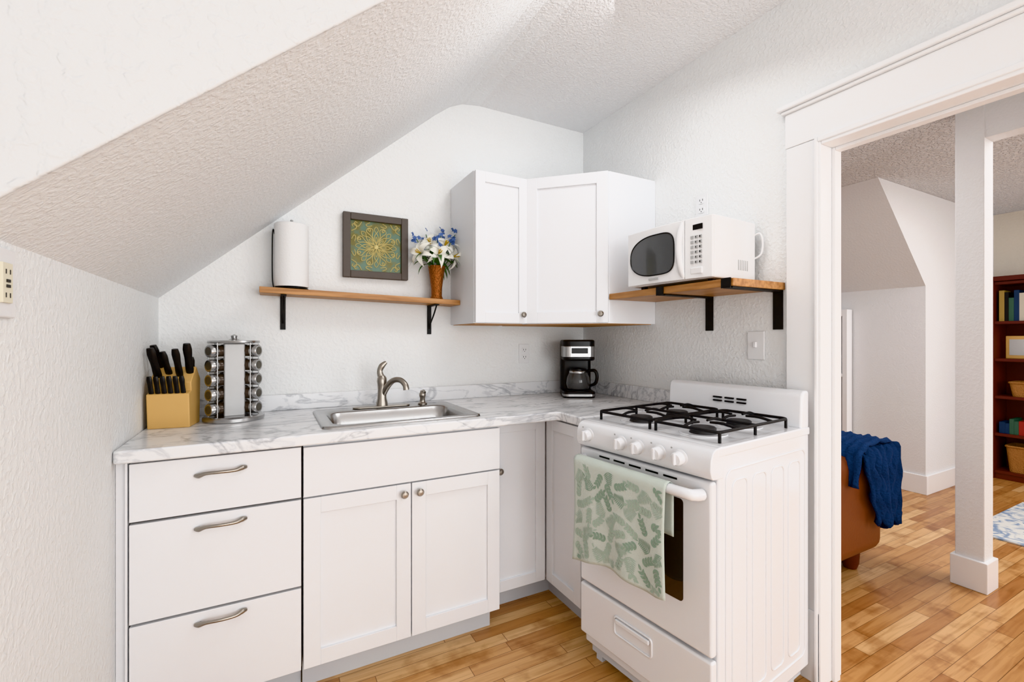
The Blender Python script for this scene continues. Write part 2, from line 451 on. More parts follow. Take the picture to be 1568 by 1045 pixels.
# ------------------------------------------------------------------ wall cabinets
w1=grp('wall_cabinet',(1.0,2.15,1.7),world=True)
zb,zt=1.315,2.05
boxes('carcass',[(.863,1.152,2.015,YB-.001,zb,zt)],M_cab,w1,bevel=.001)
boxes('bottom_panel',[(.875,1.14,2.03,YB-.01,zb-.003,zb)],M_ply,w1)
shaker('door',.286,zt-zb-.006,M_cab,w1,(.865,2.014,zb+.003),fr=.05)
knob('knob',(1.118,1.996,1.360),(0,-1,0),w1)
w2=grp('corner_wall_cabinet',(1.5,2.0,1.7),world=True)
pl=[(1.153,YB-.001),(1.153,2.015),(1.449,1.72),(XR-.001,1.72),(XR-.001,YB-.001)]
prism('carcass',pl,'z',zb,zt,M_cab,w2)
pl2=[(1.17,YB-.01),(1.17,2.025),(1.455,1.74),(XR-.01,1.74),(XR-.01,YB-.01)]
prism('bottom_panel',pl2,'z',zb-.003,zb,M_ply,w2)
an=math.atan2(1.72-2.015,1.449-1.153)
shaker('door',.405,zt-zb-.006,M_cab,w2,(1.1575,2.0095,zb+.003),rz=an,fr=.055)
dx,dy=math.cos(an),math.sin(an); nx,ny=dy,-dx
knob('knob',(1.157+dx*.372+nx*.018,2.009+dy*.372+ny*.018,1.360),(nx,ny,0),w2)

# ------------------------------------------------------------------ sink + faucet
sk=grp('kitchen_sink',(.478,1.97,.914),world=True)
def ring(x0,x1,y0,y1,r,z,n=6): return [(x,y,z) for x,y in rrect(x0,x1,y0,y1,r,n)]
loops=[ring(.165,.79,1.745,2.205,.035,.9145),ring(.167,.788,1.747,2.203,.034,.9215),ring(.172,.783,1.752,2.198,.03,.9235),
 ring(.205,.752,1.782,2.105,.06,.9215),ring(.212,.745,1.789,2.098,.058,.915),ring(.222,.735,1.798,2.088,.055,.86),ring(.228,.729,1.803,2.083,.055,.77),
 ring(.240,.717,1.815,2.071,.05,.752),ring(.27,.687,1.845,2.041,.04,.746),ring(.44,.51,1.93,2.0,.03,.742)]
V=[];F=[]
for l in loops: V+=l
n=len(loops[0])
for i in range(len(loops)-1):
    for k in range(n): F.append((i*n+k,i*n+(k+1)%n,(i+1)*n+(k+1)%n,(i+1)*n+k))
F.append(tuple((len(loops)-1)*n+k for k in range(n)))
o=mk('basin',V,F,M_steel,sk,smooth=True,angle=1.2)
lathe('drain',[(.045,0),(.04,.004),(.015,.002),(0,.001)],M_nick,sk,(.475,1.965,.7435))

fa=grp('faucet',(.459,2.15,.9235))
fpl=[ (x,y) for x,y in rrect(-.13,.13,-.026,.026,.025)]
prism('deck_plate',fpl,'z',0,.007,M_nick,fa,bevel=.003,seg=3)
lathe('body',[(.027,.007),(.026,.02),(.021,.04),(.019,.08),(.021,.105),(.023,.12),(.021,.135),(.014,.145),(0,.147)],M_nick,fa)
o=sweep('spout',[(0,-.005,.055),(0,-.03,.095),(0,-.065,.125),(0,-.105,.128),(0,-.132,.108),(0,-.138,.085)],[.014,.0145,.013,.0125,.013,.0135],M_nick,fa,14,cat=5)
o.rotation_euler=(0,0,math.radians(38))
o=sweep('lever',[(0,.002,.135),(0,.01,.165),(0,.0,.19),(.0,-.02,.208)],[.012,.009,.010,.005],M_nick,fa,12,cat=4,flat=1.4)
o.rotation_euler=(0,0,math.radians(70))
sd=grp('soap_dispenser',(.652,2.15,.9235))
lathe('pump',[(.022,0),(.022,.006),(.014,.012),(.012,.03),(.016,.04),(.016,.05),(.012,.058),(.010,.066),(0,.068)],M_nick,sd)
sweep('nozzle',[(0,0,.06),(0,-.02,.066),(0,-.042,.060)],[.008,.007,.005],M_nick,sd,10,cat=4)

# ------------------------------------------------------------------ shelf (left) and contents
sh=grp('wooden_wall_shelf',(.408,2.258,1.425),world=True)
pp=[(-.04,1.4355),(.862,1.413),(.862,1.438),(-.04,1.461)]
prism('board',pp,'y',2.187,YB-.001,M_shelf,sh,bevel=.002)
def zt_sh(x): return 1.461-(x+.04)/.902*.023
for i,x in enumerate((.052,.742)):
    zz=zt_sh(x)-.027
    boxes('bracket_%d'%(i+1),[(x-.011,x+.011,YB-.005,YB-.001,zz-.15,zz),(x-.011,x+.011,2.195,YB-.001,zz-.005,zz)],M_blackmetal,sh)
    sweep('brace_%d'%(i+1),[(x,2.205,zz-.004),(x,2.25,zz-.05),(x,2.30,zz-.09),(x,YB-.005,zz-.12)],.004,M_blackmetal,sh,8,cat=4)

pt=grp('paper_towel_roll',(.085,2.255,zt_sh(.085)))
lathe('roll',[(.02,.012),(.068,.012),(.07,.016),(.07,.286),(.067,.29),(.02,.29)],M_paper,pt,seg=48)
lathe('holder_base',[(.066,0),(.070,.003),(.068,.007),(0,.008)],M_black,pt)
cyl('rod',(0,0,.005),(0,0,.305),.004,M_steel,pt,12)
lathe('finial',[(0,.0),(.006,.003),(.006,.008),(0,.011)],M_steel,pt,(0,0,.303),seg=16)
sweep('side_wire',[(-.070,-.01,.004),(-.076,-.01,.05),(-.076,-.01,.22),(-.072,-.01,.262),(-.068,-.01,.24)],.0025,M_black,pt,8,cat=4)

pf=grp('framed_wall_art',(.466,YB-.001,1.695))
fw=.157; bw=.034
boxes('frame',[(-fw,-fw+bw,-.03,0,-fw,fw),(fw-bw,fw,-.03,0,-fw,fw),(-fw+bw,fw-bw,-.03,0,fw-bw,fw),(-fw+bw,fw-bw,-.03,0,-fw,-fw+bw)],M_frame,pf,bevel=.003)
box('tile_panel',-fw+bw,fw-bw,-.014,0,-fw+bw,fw-bw,M_tile,pf)
parts=[]
def curve2(pts,w=.0024): 
    P=catmull([(x,-.0155,z) for x,z in pts],4); parts.append(sweep_vf(P,w,6))
for k in range(8):
    a=k*math.pi/4
    def rt(r,t): return (r*math.cos(a+t),r*math.sin(a+t))
    curve2([rt(.012,0),rt(.035,.28),rt(.058,.12),rt(.066,0),rt(.058,-.12),rt(.035,-.28),rt(.012,0)])
    curve2([rt(.018,0),rt(.035,.12),rt(.05,.0),rt(.035,-.12),rt(.018,0)],.002)
    curve2([rt(.03,.39),rt(.06,.32),rt(.085,.2),rt(.098,.36),rt(.088,.45),rt(.08,.38)])
    curve2([rt(.03,.39),rt(.06,.46),rt(.085,.58),rt(.098,.42),rt(.088,.33),rt(.08,.40)])
    curve2([rt(.068,.0),rt(.085,.12),rt(.10,.0),rt(.085,-.12),rt(.068,0)],.002)
for sx in (-1,1):
    for sz in (-1,1):
        curve2([(sx*.118,sz*.07),(sx*.095,sz*.085),(sx*.1,sz*.105),(sx*.115,sz*.1),(sx*.11,sz*.09)])
        curve2([(sx*.07,sz*.118),(sx*.085,sz*.095),(sx*.105,sz*.1),(sx*.1,sz*.115),(sx*.09,sz*.11)])
        curve2([(sx*.03,sz*.118),(sx*.05,sz*.106),(sx*.04,sz*.098),(sx*.02,sz*.104)])
        curve2([(sx*.118,sz*.03),(sx*.106,sz*.05),(sx*.098,sz*.04),(sx*.104,sz*.02)])
multi('relief_scrolls',parts,M_gold,pf)
lathe('relief_boss',[(.012,0),(.011,.004),(.005,.006),(0,.007)],M_gold,pf,(0,-.014,0),rot=(math.pi/2,0,0),seg=16)

# flowers
fl=grp('flower_vase',(.757,2.25,zt_sh(.757)))
lathe('vase',[(.030,0),(.033,.004),(.027,.02),(.028,.06),(.034,.11),(.041,.155),(.044,.172),(.040,.172),(.036,.15),(.03,.1),(0,.09)],M_copper,fl)
def petal_vf(L,W,curl,M,nl=7):
    V=[];F=[]
    for i in range(nl+1):
        t=i/nl; w=W*math.sin(math.pi*min(1,.12+.88*t)**.9)*(1 if t<1 else 0)
        w=max(w,.0004)
        ang=curl*t*t
        y=L*t*math.cos(ang*.7); z=-L*t*math.sin(ang*.7)+.004
        for s,cz in ((-1,.12),(-.5,.03),(0,0),(.5,.03),(1,.12)):
            V.append(M@Vector((s*w,y,z+cz*w*2)))
    for i in range(nl):
        for k in range(4): a=i*5+k; F.append((a,a+1,a+6,a+5))
    return V,F
pet=[];stam=[];lv=[];blue=[];stems=[]
fpos=[(-.11,-.05,.225),(-.01,-.08,.225),(.085,-.05,.22),(-.045,-.03,.275),(.145,-.02,.245),(.04,-.03,.27)]
for (x,y,z) in fpos:
    d=Vector((x*1.3+random.uniform(-.03,.03),-.12,(z-.23)*1.2+.04)).normalized()
    q=d.to_track_quat('Z','Y').to_matrix().to_4x4()
    B=Matrix.Translation((x*.8,y*.6+.0,z))@q@Matrix.Rotation(random.random()*2,4,'Z')
    for k in range(6):
        M=B@Matrix.Rotation(k*math.pi/3,4,'Z')@Matrix.Rotation(math.radians(50 if k%2 else 40),4,'X')
        pet.append(petal_vf(.078,.019 if k%2 else .014,1.35,M))
    for k in range(5):
        e=B@Vector((.008*math.cos(k*1.26),.008*math.sin(k*1.26),.045))
        stam.append(sweep_vf([B@Vector((0,0,0)),e],[.0008,.0025],5))
    stems.append(sweep_vf(catmull([(0,0,.12),(x*.4,y*.3,.17),(x*.8,y*.6,z)],4),.002,6))
for k in range(22):
    a=random.uniform(0,6.28); el=random.uniform(.0,1.0)
    M=Matrix.Translation((.02*math.cos(a),.02*math.sin(a),.17+random.random()*.04))@Matrix.Rotation(a-math.pi/2,4,'Z')@Matrix.Rotation(el,4,'X')
    lv.append(petal_vf(random.uniform(.10,.14),.013,.9,M))
for (x,y,z) in [(-.11,.0,.31),(-.05,.02,.335),(.03,.02,.345),(.10,.0,.345),(.13,.0,.315),(.06,-.05,.30),(-.02,-.07,.29)]:
    stems.append(sweep_vf(catmull([(0,0,.12),(x*.4,y*.4,.19),(x,y,z)],4),.002,6))
    for j in range(6):
        c=Vector((x,y,z))+Vector((random.uniform(-.018,.018),random.uniform(-.012,.012),random.uniform(-.035,.03)))
        B=Matrix.Translation(c)@Matrix.Rotation(random.uniform(-1,1),4,'Z')@Matrix.Rotation(random.uniform(.6,1.6),4,'X')
        for k in range(5):
            blue.append(petal_vf(.015,.006,.5,B@Matrix.Rotation(k*1.257,4,'Z')@Matrix.Rotation(.3,4,'X'),3))
multi('lily_petals',pet,M_petal,fl,ymax=.068); multi('stamens',stam,M_stamen,fl); multi('leaves',lv,M_leaf,fl,ymax=.068)
multi('stems',stems,M_leaf,fl); multi('blue_blossoms',blue,M_bluefl,fl,ymax=.068)

# ------------------------------------------------------------------ microwave shelf
s2=grp('microwave_wall_shelf',(1.6,1.38,1.44),world=True)
box('board',1.443,XR-.001,1.051,1.717,1.428,1.456,M_shelfy,s2,bevel=.002)
for i,y in enumerate((1.078,1.391)):
    boxes('bracket_%d'%(i+1),[(XR-.006,XR-.001,y-.019,y+.019,1.276,1.428),(1.45,XR-.001,y-.019,y+.019,1.422,1.428),(1.437,1.443,y-.019,y+.019,1.422,1.458)],M_blackmetal,s2)

mw=grp('microwave',(1.452,1.133,1.456),rz=math.radians(4))
W,H,D=.418,.247,.265; z0=.012
def bow(y): return -.014-.016*math.sin(math.pi*max(0,min(1,y/W)))
bodyp=[(0.0,0.0),(D,0.0),(D,W),(0.0,W)]
prism('body',bodyp,'z',z0,H,M_plast,mw,bevel=.006,seg=3)
def frontslab(name,y0,y1,m,off=0,za=z0+.002,zb_=H-.002,n=14):
    P=[(.0,y0)]+[(bow(y0+(y1-y0)*i/n)-off,y0+(y1-y0)*i/n) for i in range(n+1)]+[(.0,y1)]
    return prism(name,P,'z',za,zb_,m,mw,bevel=.003,seg=2)
frontslab('control_panel',0.001,.112,M_plast)
frontslab('door',.114,W-.001,M_plast)
V=[];F=[]; cy,cz=.262,.130; NS=56; RG=6; rzz=.083
for r in range(RG+1):
    for k in range(NS):
        a=2*math.pi*k/NS; c_,s_=math.cos(a),math.sin(a)
        if c_>=0: ry=.135; e1,e2=.95,.80      # hinge side: lens-shaped taper
        else: ry=.104; e1,e2=.42,.50          # handle side: squarer end
        yy=cy+ry*(r/RG)*math.copysign(abs(c_)**e1,c_); zz=cz+rzz*(r/RG)*math.copysign(abs(s_)**e2,s_)
        V.append((bow(yy)-.002,yy,zz))
for r in range(RG):
    for k in range(NS): F.append((r*NS+k,r*NS+(k+1)%NS,(r+1)*NS+(k+1)%NS,(r+1)*NS+k))
mk('window',V,F,M_mwglass,mw,smooth=True)
sweep('window_rim',[V[RG*NS+k] for k in range(NS)],.0025,M_black,mw,6,closed=True)
sweep('handle',[(bow(.12)+.006,.120,.022),(bow(.13)-.004,.126,.06),(bow(.13)-.008,.132,.125),(bow(.13)-.004,.130,.19),(bow(.12)+.006,.124,.238)],[.007,.010,.011,.010,.007],M_plast,mw,10,cat=5,flat=1.2)
box('display',bow(.05)-.003,-.01,.038,.085,.198,.218,M_black,mw)
bl=[]
for r in range(6):
    for c in range(3):
        y=.040+c*.017; z=.07+r*.019
        bl.append((bow(y)-.003,-.01,y,y+.012,z,z+.011))
boxes('keypad',bl,M_lightgray,mw)
bl=[(bow(.06)-.0035,-.01,.046+c*.017,.049+c*.017,.073+r*.019,.078+r*.019) for r in range(6) for c in range(3)]
boxes('keypad_legends',bl,M_black,mw)
box('open_button',bow(.06)-.004,-.01,.038,.088,.03,.055,M_plast,mw,bevel=.003)
boxes('badge',[(bow(.26)-.004,-.02,.235,.285,.028,.036)],M_lightgray,mw)
boxes('vents',[(D*.55+i*.012,D*.55+i*.012+.005,-.001,.004,.05,.09) for i in range(6)],M_lightgray,mw)
boxes('feet',[(x,x+.02,y,y+.02,0,z0+.003) for x in (.03,.22) for y in (.03,.36)],M_black,mw)
cord=sweep('cord',[(D-.004,.02,.19),(D+.010,-.01,.205),(D+.012,-.022,.17),(D+.010,-.015,.12),(D-.004,.02,.10)],.004,M_plast,mw,8,cat=6)

# ------------------------------------------------------------------ gas range
W=.557
gr=grp('gas_range',(1.118,.878,0),rz=math.radians(6.3))
DP=.598
box('body',.03,DP,.001,W-.001,.065,.90,M_app,gr,bevel=.008,seg=3)
boxes('kick_base',[(.05,DP-.02,.02,W-.02,.03,.07)],M_toe,gr)
boxes('feet',[(x,x+.03,y,y+.03,0,.04) for x in (.06,.52) for y in (.03,.495)],M_toe,gr)
parts=[]
def rr3(x0,x1,za,zb_,r,y): return [(x,y,z) for x,z in rrect(x0,x1,za,zb_,r,5)]
parts.append(sweep_vf(rr3(.065,.565,.12,.85,.03,.0005),.0035,8,closed=True))
for i in range(4):
    x=.10+i*.115
    parts.append(sweep_vf(rr3(x,x+.082,.15,.815,.022,.0005),.003,8,closed=True))
multi('side_panel_ribs',parts,M_app,gr)
prof=[(.035,.832),(-.002,.834),(-.010,.842),(-.014,.860),(-.012,.890),(-.004,.912),(.012,.922),(.05,.926),(.06,.90),(.05,.832)]
prism('control_panel',prof,'y',-.002,W+.002,M_app,gr,bevel=.004,seg=3)
prism('cooktop',[(.02,.895),(.02,.924),(DP,.924),(DP,.895)],'y',-.003,W+.003,M_app,gr,bevel=.006,seg=3)
for i,s in enumerate((.494,.334,.260,.177,.101)):
    o=lathe('knob_%d'%(i+1),[(.027,0),(.027,.003),(.021,.006),(.020,.022),(.017,.026),(0,.027)],M_app,gr,(-.011,s,.880),seg=28,rot=(0,-math.pi/2-.1,0))
    boxes('knob_grip_%d'%(i+1),[(-.046,-.030,s-.004,s+.004,.862,.898)],M_app,gr,bevel=.002)
    cyl('knob_mark_%d'%(i+1),(-.013,s+.03,.905),(-.0115,s+.03,.905),.003,M_lightgray,gr,8)
box('oven_door',0,.028,.004,W-.004,.316,.826,M_app,gr,bevel=.010,seg=4)
prism('door_window',rrect(.098,.46,.44,.752,.012),'x',-.0015,.004,M_glass_dark,gr)
boxes('door_vent_slots',[(-.001,.01,.12+i*.07,.12+i*.07+.05,.806,.812) for i in range(5)],M_black,gr)
sweep('door_handle',[(-.002,.036,.785),(-.030,.042,.787),(-.045,.068,.79),(-.047,.28,.79),(-.045,.497,.79),(-.030,.523,.787),(-.002,.529,.785)],[.018,.017,.016,.016,.016,.017,.018],M_app,gr,14,cat=4)
box('storage_drawer',0,.028,.004,W-.004,.115,.306,M_app,gr,bevel=.008,seg=3)
sweep('drawer_pull_recess',[(-.001,y,z) for y,z in rrect(.215,.375,.20,.262,.012)],.004,M_app,gr,8,closed=True)
boxes('drawer_pull_lip',[(-.010,.001,.222,.368,.24,.256)],M_app,gr,bevel=.004,seg=3)
prism('backguard',[(.540,.918),(.548,1.03),(.556,1.048),(.570,1.054),(DP,1.054),(DP,.918)],'y',0.0,W,M_app,gr,bevel=.010,seg=4)
boxes('backguard_vents',[(.538,.56,.20+j*.05,.20+j*.05+.036,.985+k*.014,.991+k*.014) for j in range(3) for k in range(2)],M_black,gr)
for gi,(ya,yb) in enumerate(((.030,.268),(.289,.527))):
    ps=[]
    yc=(ya+yb)/2
    xa,xb=.075,.505
    ps.append(sweep_vf([(x,y,.957) for x,y in rrect(xa,xb,ya,yb,.02,4)],.0052,8,closed=True))
    ps.append(sweep_vf([(.29,ya,.957),(.29,yb,.957)],.005,8))
    for xc in (.18,.40):
        for (ex,ey) in ((xc,ya),(xc,yb)):
            t=Vector((xc,yc,0))+(Vector((ex,ey,0))-Vector((xc,yc,0)))*.22
            ps.append(sweep_vf(catmull([(ex,ey,.957),((ex+t.x)/2,(ey+t.y)/2,.966),(t.x,t.y,.964)],3),[.0052,.005,.004],8))
        for ex in ((xa if xc<.3 else .29),(.29 if xc<.3 else xb)):
            s=1 if ex>xc else -1
            ps.append(sweep_vf(catmull([(ex,yc,.957),(xc+s*.07,yc,.966),(xc+s*.024,yc,.964)],3),[.0052,.005,.004],8))
    for x in (xa+.01,.29,xb-.01):
        for y in (ya+.002,yb-.002):
            ps.append(sweep_vf([(x,y,.957),(x,y,.925)],.005,8))
    multi('grate_%d'%(gi+1),ps,M_iron,gr)
    for j,xc in enumerate((.18,.40)):
        lathe('burner_ring_%d_%d'%(gi+1,j+1),[(.078,0),(.076,.003),(.066,.003),(.060,.0012),(.03,.001)],M_app,gr,(xc,yc,.9245),seg=32)
        lathe('burner_%d_%d'%(gi+1,j+1),[(.044,0),(.040,.010),(.042,.012),(.042,.018),(.038,.021),(0,.022)],M_capm,gr,(xc,yc,.9255),seg=32)

# ------------------------------------------------------------------ towel on the oven door handle
tw=grp('dish_towel',(1.118,.878,0),rz=math.radians(6.3))
def tw_path(s):
    R=.0205; back=.17
    cx,cz=-.047,.79
    if s<back: return (cx+R-.001, cz-(back-s))
    s2_=s-back
    if s2_<math.pi*R:
        a=s2_/R; return (cx+R*math.cos(a),cz+R*math.sin(a))
    return (cx-R, cz-(s2_-math.pi*R))
Ltot=.17+math.pi*.0205
def tw_surf(a,b,off=0):
    fl_=.316+.040*a+.012*math.sin(a*7+.5)
    s=Ltot+b*fl_
    x,z=tw_path(s)
    y=.112+.402*a+ b*b*(.004*(a-.2)) - .006*b*(1-a)+.004*math.sin(b*4+a*3)
    x+= -(.007*math.sin(a*17+1.2*b)+.007)*b -off
    return Vector((x,y,z))
V=[];F=[];na,nb=40,30
for j in range(12):
    s=.02+ (Ltot-.02)*j/12
    for i in range(na+1):
        x,z=tw_path(s); a=i/na
        V.append((x,.112+.403*a,z))
for j in range(nb+1):
    for i in range(na+1): V.append(tuple(tw_surf(i/na,j/nb)))
rows=12+nb+1
for j in range(rows-1):
    for i in range(na): k=j*(na+1)+i; F.append((k,k+1,k+na+2,k+na+1))
cl=mk('cloth',V,F,M_towel,tw,smooth=True,angle=3)
so=cl.modifiers.new('thick','SOLIDIFY'); so.thickness=.0015; so.offset=0
lp=[[],[]]
def leaflet(px,py,ang,L,Wd,which):
    prof=[(0,0),(.25,.8),(.5,1),(.75,.75),(1,0),(.75,-.75),(.5,-1),(.25,-.8)]
    vs=[]
    for t,w in prof:
        lx=t*L; ly=w*Wd
        X=px+lx*math.cos(ang)-ly*math.sin(ang); Y=py+lx*math.sin(ang)+ly*math.cos(ang)
        if not(0.004<X<.398 and .0<Y<.325): return
        vs.append(tw_surf(X/.402,Y/.33,.0015))
    lp[which].append((vs,[(0,1,7),(1,2,6,7),(2,3,5,6),(3,4,5)]))
rnd=random.Random(3)
for gx in range(8):
    for gy in range(7):
        cx_=.025+gx*.050+rnd.uniform(-.008,.008); cy_=.02+gy*.049+rnd.uniform(-.008,.008)+(.022 if gx%2 else 0)
        ang=rnd.uniform(0,6.28); typ=(gx+gy)%3; which=rnd.choice([0,0,1])
        Ls=.050; bend=rnd.uniform(-.6,.6)
        px,py=cx_-Ls/2*math.cos(ang),cy_-Ls/2*math.sin(ang)
        nn=4 if typ!=1 else 8
        for k in range(nn):
            aa=ang+bend*k/nn
            st=Ls/nn
            if typ!=1:
                leaflet(px,py,aa+.7,.020,.0046,which); leaflet(px,py,aa-.7,.020,.0046,which)
            else:
                l=.024*(1-.7*k/nn)+.004
                leaflet(px,py,aa+1.1,l,.0021,which); leaflet(px,py,aa-1.1,l,.0021,which)
            leaflet(px,py,aa,st*1.1,.001,which)
            px+=st*math.cos(aa); py+=st*math.sin(aa)
        leaflet(px,py,ang+bend,.020,.0045 if typ!=1 else .0024,which)
multi('leaf_print',lp[0],M_tleaf,tw,smooth=False); multi('leaf_print_dark',lp[1],M_tleaf2,tw,smooth=False)

# ------------------------------------------------------------------ coffee maker
cm=grp('coffee_maker',(1.550,2.125,.914),rz=math.radians(-28))
prism('base',rrect(-.088,.088,-.115,.10,.03),'z',0,.035,M_black,cm,bevel=.006,seg=3)
prism('tower',rrect(-.088,.088,.03,.10,.025),'z',.03,.30,M_black,cm,bevel=.006,seg=3)
prism('head',rrect(-.088,.088,-.11,.10,.04),'z',.205,.320,M_black,cm,bevel=.010,seg=3)
prism('head_band',rrect(-.0895,.0895,-.1125,.05,.04),'z',.225,.285,M_steel,cm,bevel=.002)
box('brand_plate',-.045,.045,-.1145,-.11,.245,.275,M_black,cm,bevel=.002)
prism('base_band',rrect(-.0895,.0895,-.1165,.0,.03),'z',.010,.022,M_steel,cm)
lathe('hot_plate',[(.062,0),(.062,.004),(0,.005)],M_capm,cm,(0,-.045,.034))
lathe('carafe',[(.045,0),(.060,.008),(.067,.035),(.062,.07),(.048,.10),(.045,.112),(.043,.112),(.046,.099),(.06,.069),(.064,.035),(.057,.010),(0,.006)],M_coffee_gl,cm,(0,-.045,.040))
lathe('carafe_band',[(.050,.094),(.0495,.104),(.047,.108)],M_steel,cm,(0,-.045,.040))
lathe('carafe_lid',[(.048,.107),(.046,.118),(0,.125)],M_black,cm,(0,-.045,.040))
sweep('carafe_handle',[(.045,-.06,.145),(.085,-.085,.15),(.098,-.092,.12),(.09,-.088,.08),(.062,-.07,.065)],[.008,.009,.009,.009,.007],M_black,cm,10,cat=5)

# ------------------------------------------------------------------ knife block
kb=grp('knife_block',(-.316,2.09,.914),rz=math.radians(-8))
pr=[(-.045,0),(-.055,.125),(-.025,.135),(-.03,.165),(.035,.220),(.085,.170),(.075,0)]
prism('block',pr,'x',-.068,.062,M_blockwood,kb,bevel=.003)
hd=[]
def handle(x,y,z,L,w,tiltx,ty=-.35):
    d=Vector((tiltx,ty,1)).normalized()
    p0=Vector((x,y,z)); 
    hd.append(sweep_vf(catmull([p0,p0+d*L*.3,p0+d*L*.7,p0+d*L],3),[w*.75,w,w*.85,w*1.1,w*.8],10,flat=.55))
for i in range(6): handle(-.054+i*.0195,-.044,.118,.074,.0085,-.06,-.18)
handle(-.045,.0,.17,.130,.014,-.12); handle(-.015,.01,.185,.10,.012,-.16); handle(.02,.0,.18,.115,.0125,-.06)
handle(.048,.012,.19,.125,.014,-.0); handle(-.05,.045,.19,.12,.013,-.15); handle(.045,.05,.185,.075,.012,.0)
multi('knife_handles',hd,M_black,kb)

# ------------------------------------------------------------------ spice rack
sp=grp('revolving_spice_rack',(-.128,2.15,.914))
lathe('base',[(.105,0),(.108,.004),(.108,.016),(.10,.022),(0,.024)],M_steel,sp,seg=48)
lathe('top',[(.090,0),(.092,.004),(.090,.010),(.02,.013),(.01,.02),(.012,.03),(0,.036)],M_steel,sp,(0,0,.308),seg=48)
camdir=math.atan2(-2.15,.128)
boxes('panels',[(-.052,.052,-.036,.036,.02,.308)],M_panel,sp,bevel=.004,loc=(0,0,0),rz=camdir+math.radians(2))
jars=[];caps=[];lbl=[]
for q,off in enumerate((-56,56,150,-150)):
    a=camdir+math.radians(off)
    d=Vector((math.cos(a),math.sin(a),0)); sd_=Vector((-math.sin(a),math.cos(a),0))
    for k in range(5):
        z=.052+k*.0565
        c=Vector((0,0,z))
        jars.append(sweep_vf([c+d*.038,c+d*.041,c+d*.070,c+d*.074],[.018,.022,.022,.019],18))
        caps.append(sweep_vf([c+d*.074,c+d*.075,c+d*.100,c+d*.103],[.020,.0245,.0245,.022],24))
        lbl.append(sweep_vf([c+d*.1015,c+d*.1040],[.016,.016],16))
    for s in (-1,1):
        p=d*.085+sd_*.028*s
        caps.append(sweep_vf([p+Vector((0,0,.02)),p+Vector((0,0,.310))],.0025,8))
multi('jars',jars,M_jar,sp); multi('jar_caps_and_wires',caps,M_steel,sp); multi('jar_labels',lbl,M_jarlid,sp)

# ------------------------------------------------------------------ outlets / switches
def plate(name,loc,rz,kind='duplex',mp=M_plast,tall=.118,wide=.072):
    g=grp(name,loc,rz)
    boxes('cover',[(-wide/2,wide/2,-.006,0,-tall/2,tall/2)],mp,g,bevel=.0025,seg=2)
    if kind=='duplex':
        for i,z in enumerate((-.021,.021)):
            prism('receptacle_%d'%i,[(x,zz+z) for x,zz in rrect(-.017,.017,-.014,.014,.009)],'y',-.009,-.004,mp,g)
            boxes('slots_%d'%i,[(-.009,-.006,-.0095,-.008,z-.002,z+.007),(.006,.009,-.0095,-.008,z-.002,z+.007),(-.002,.002,-.0095,-.008,z-.010,z-.006)],M_slot,g)
    elif kind=='switch':
        boxes('rocker',[(-.005,.005,-.016,-.004,-.008,.014)],mp,g,bevel=.001)
    else:
        boxes('gfci_body',[(-.017,.017,-.010,-.004,-.034,.034)],M_cream_out,g,bevel=.001)
        boxes('slots',[(-.008,-.006,-.0108,-.009,z,z+.008) for z in (-.025,.015)]+[(.006,.008,-.0108,-.009,z,z+.008) for z in (-.025,.015)]+[(-.006,.006,-.0115,-.009,-.008,-.003),(-.006,.006,-.0115,-.009,.001,.006)],M_slot,g)
    return g
plate('wall_outlet',(1.317,YB-.001,1.153),0,tall=.112,wide=.068)
plate('wall_outlet',(XR-.001,1.43,1.85),-math.pi/2,tall=.1,wide=.066)
plate('light_switch',(XR-.001,1.168,1.213),-math.pi/2,'switch',tall=.115,wide=.072)
plate('gfci_outlet',(XL+.001,1.085,1.335),math.pi/2,'gfci',wide=.075)

# ------------------------------------------------------------------ living room contents
so_=grp('leather_sofa',(2.5,2.2,0),world=True)
box('base',2.05,2.93,1.30,3.2,.08,.42,M_leather,so_,bevel=.05,seg=4)
box('backrest',2.60,2.93,1.32,3.2,.20,.67,M_leather,so_,bevel=.09,seg=5)
box('arm',2.02,2.93,1.22,1.46,.10,.65,M_leather,so_,bevel=.075,seg=5)
box('seat_cushion',2.06,2.62,1.48,3.0,.38,.52,M_leather,so_,bevel=.05,seg=4)
for i,(x,y) in enumerate(((2.78,1.32),(2.12,1.32),(2.78,3.1),(2.12,3.1))):
    lathe('foot_%d'%i,[(.03,0),(.04,.03),(.045,.11),(0,.12)],M_cherry,so_,(x,y,0),seg=16)
bk=grp('knit_blanket',(2.75,1.4,.6),world=True)
V=[];F=[]
pth=[Vector((a,0,b)) for a,b in [(2.56,.50),(2.59,.64),(2.65,.69),(2.76,.705),(2.88,.69),(2.95,.61),(2.965,.50),(2.97,.40),(2.975,.31)]]
pth=catmull(pth,6)
nbk=36
for i,p in enumerate(pth):
    for j in range(nbk+1):
        t=j/nbk
        y=1.18+.42*t
        rib=.012*math.sin(j*1.75)+.006*math.sin(i*1.1+j)
        nrm=Vector((p.x-2.76,0,p.z-.45)).normalized()
        q=p+nrm*rib
        zlow= -.05*math.sin(t*3+1)*max(0,(i/len(pth)-.5))
        V.append((q.x+ .02*math.sin(t*6)*(i/len(pth)),y,q.z+zlow))
for i in range(len(pth)-1):
    for j in range(nbk): k=i*(nbk+1)+j; F.append((k,k+1,k+nbk+2,k+nbk+1))
b1=mk('throw',V,F,M_blanket,bk,smooth=True,angle=3); m_=b1.modifiers.new('t','SOLIDIFY'); m_.thickness=.018; m_.offset=0
V=[];F=[]
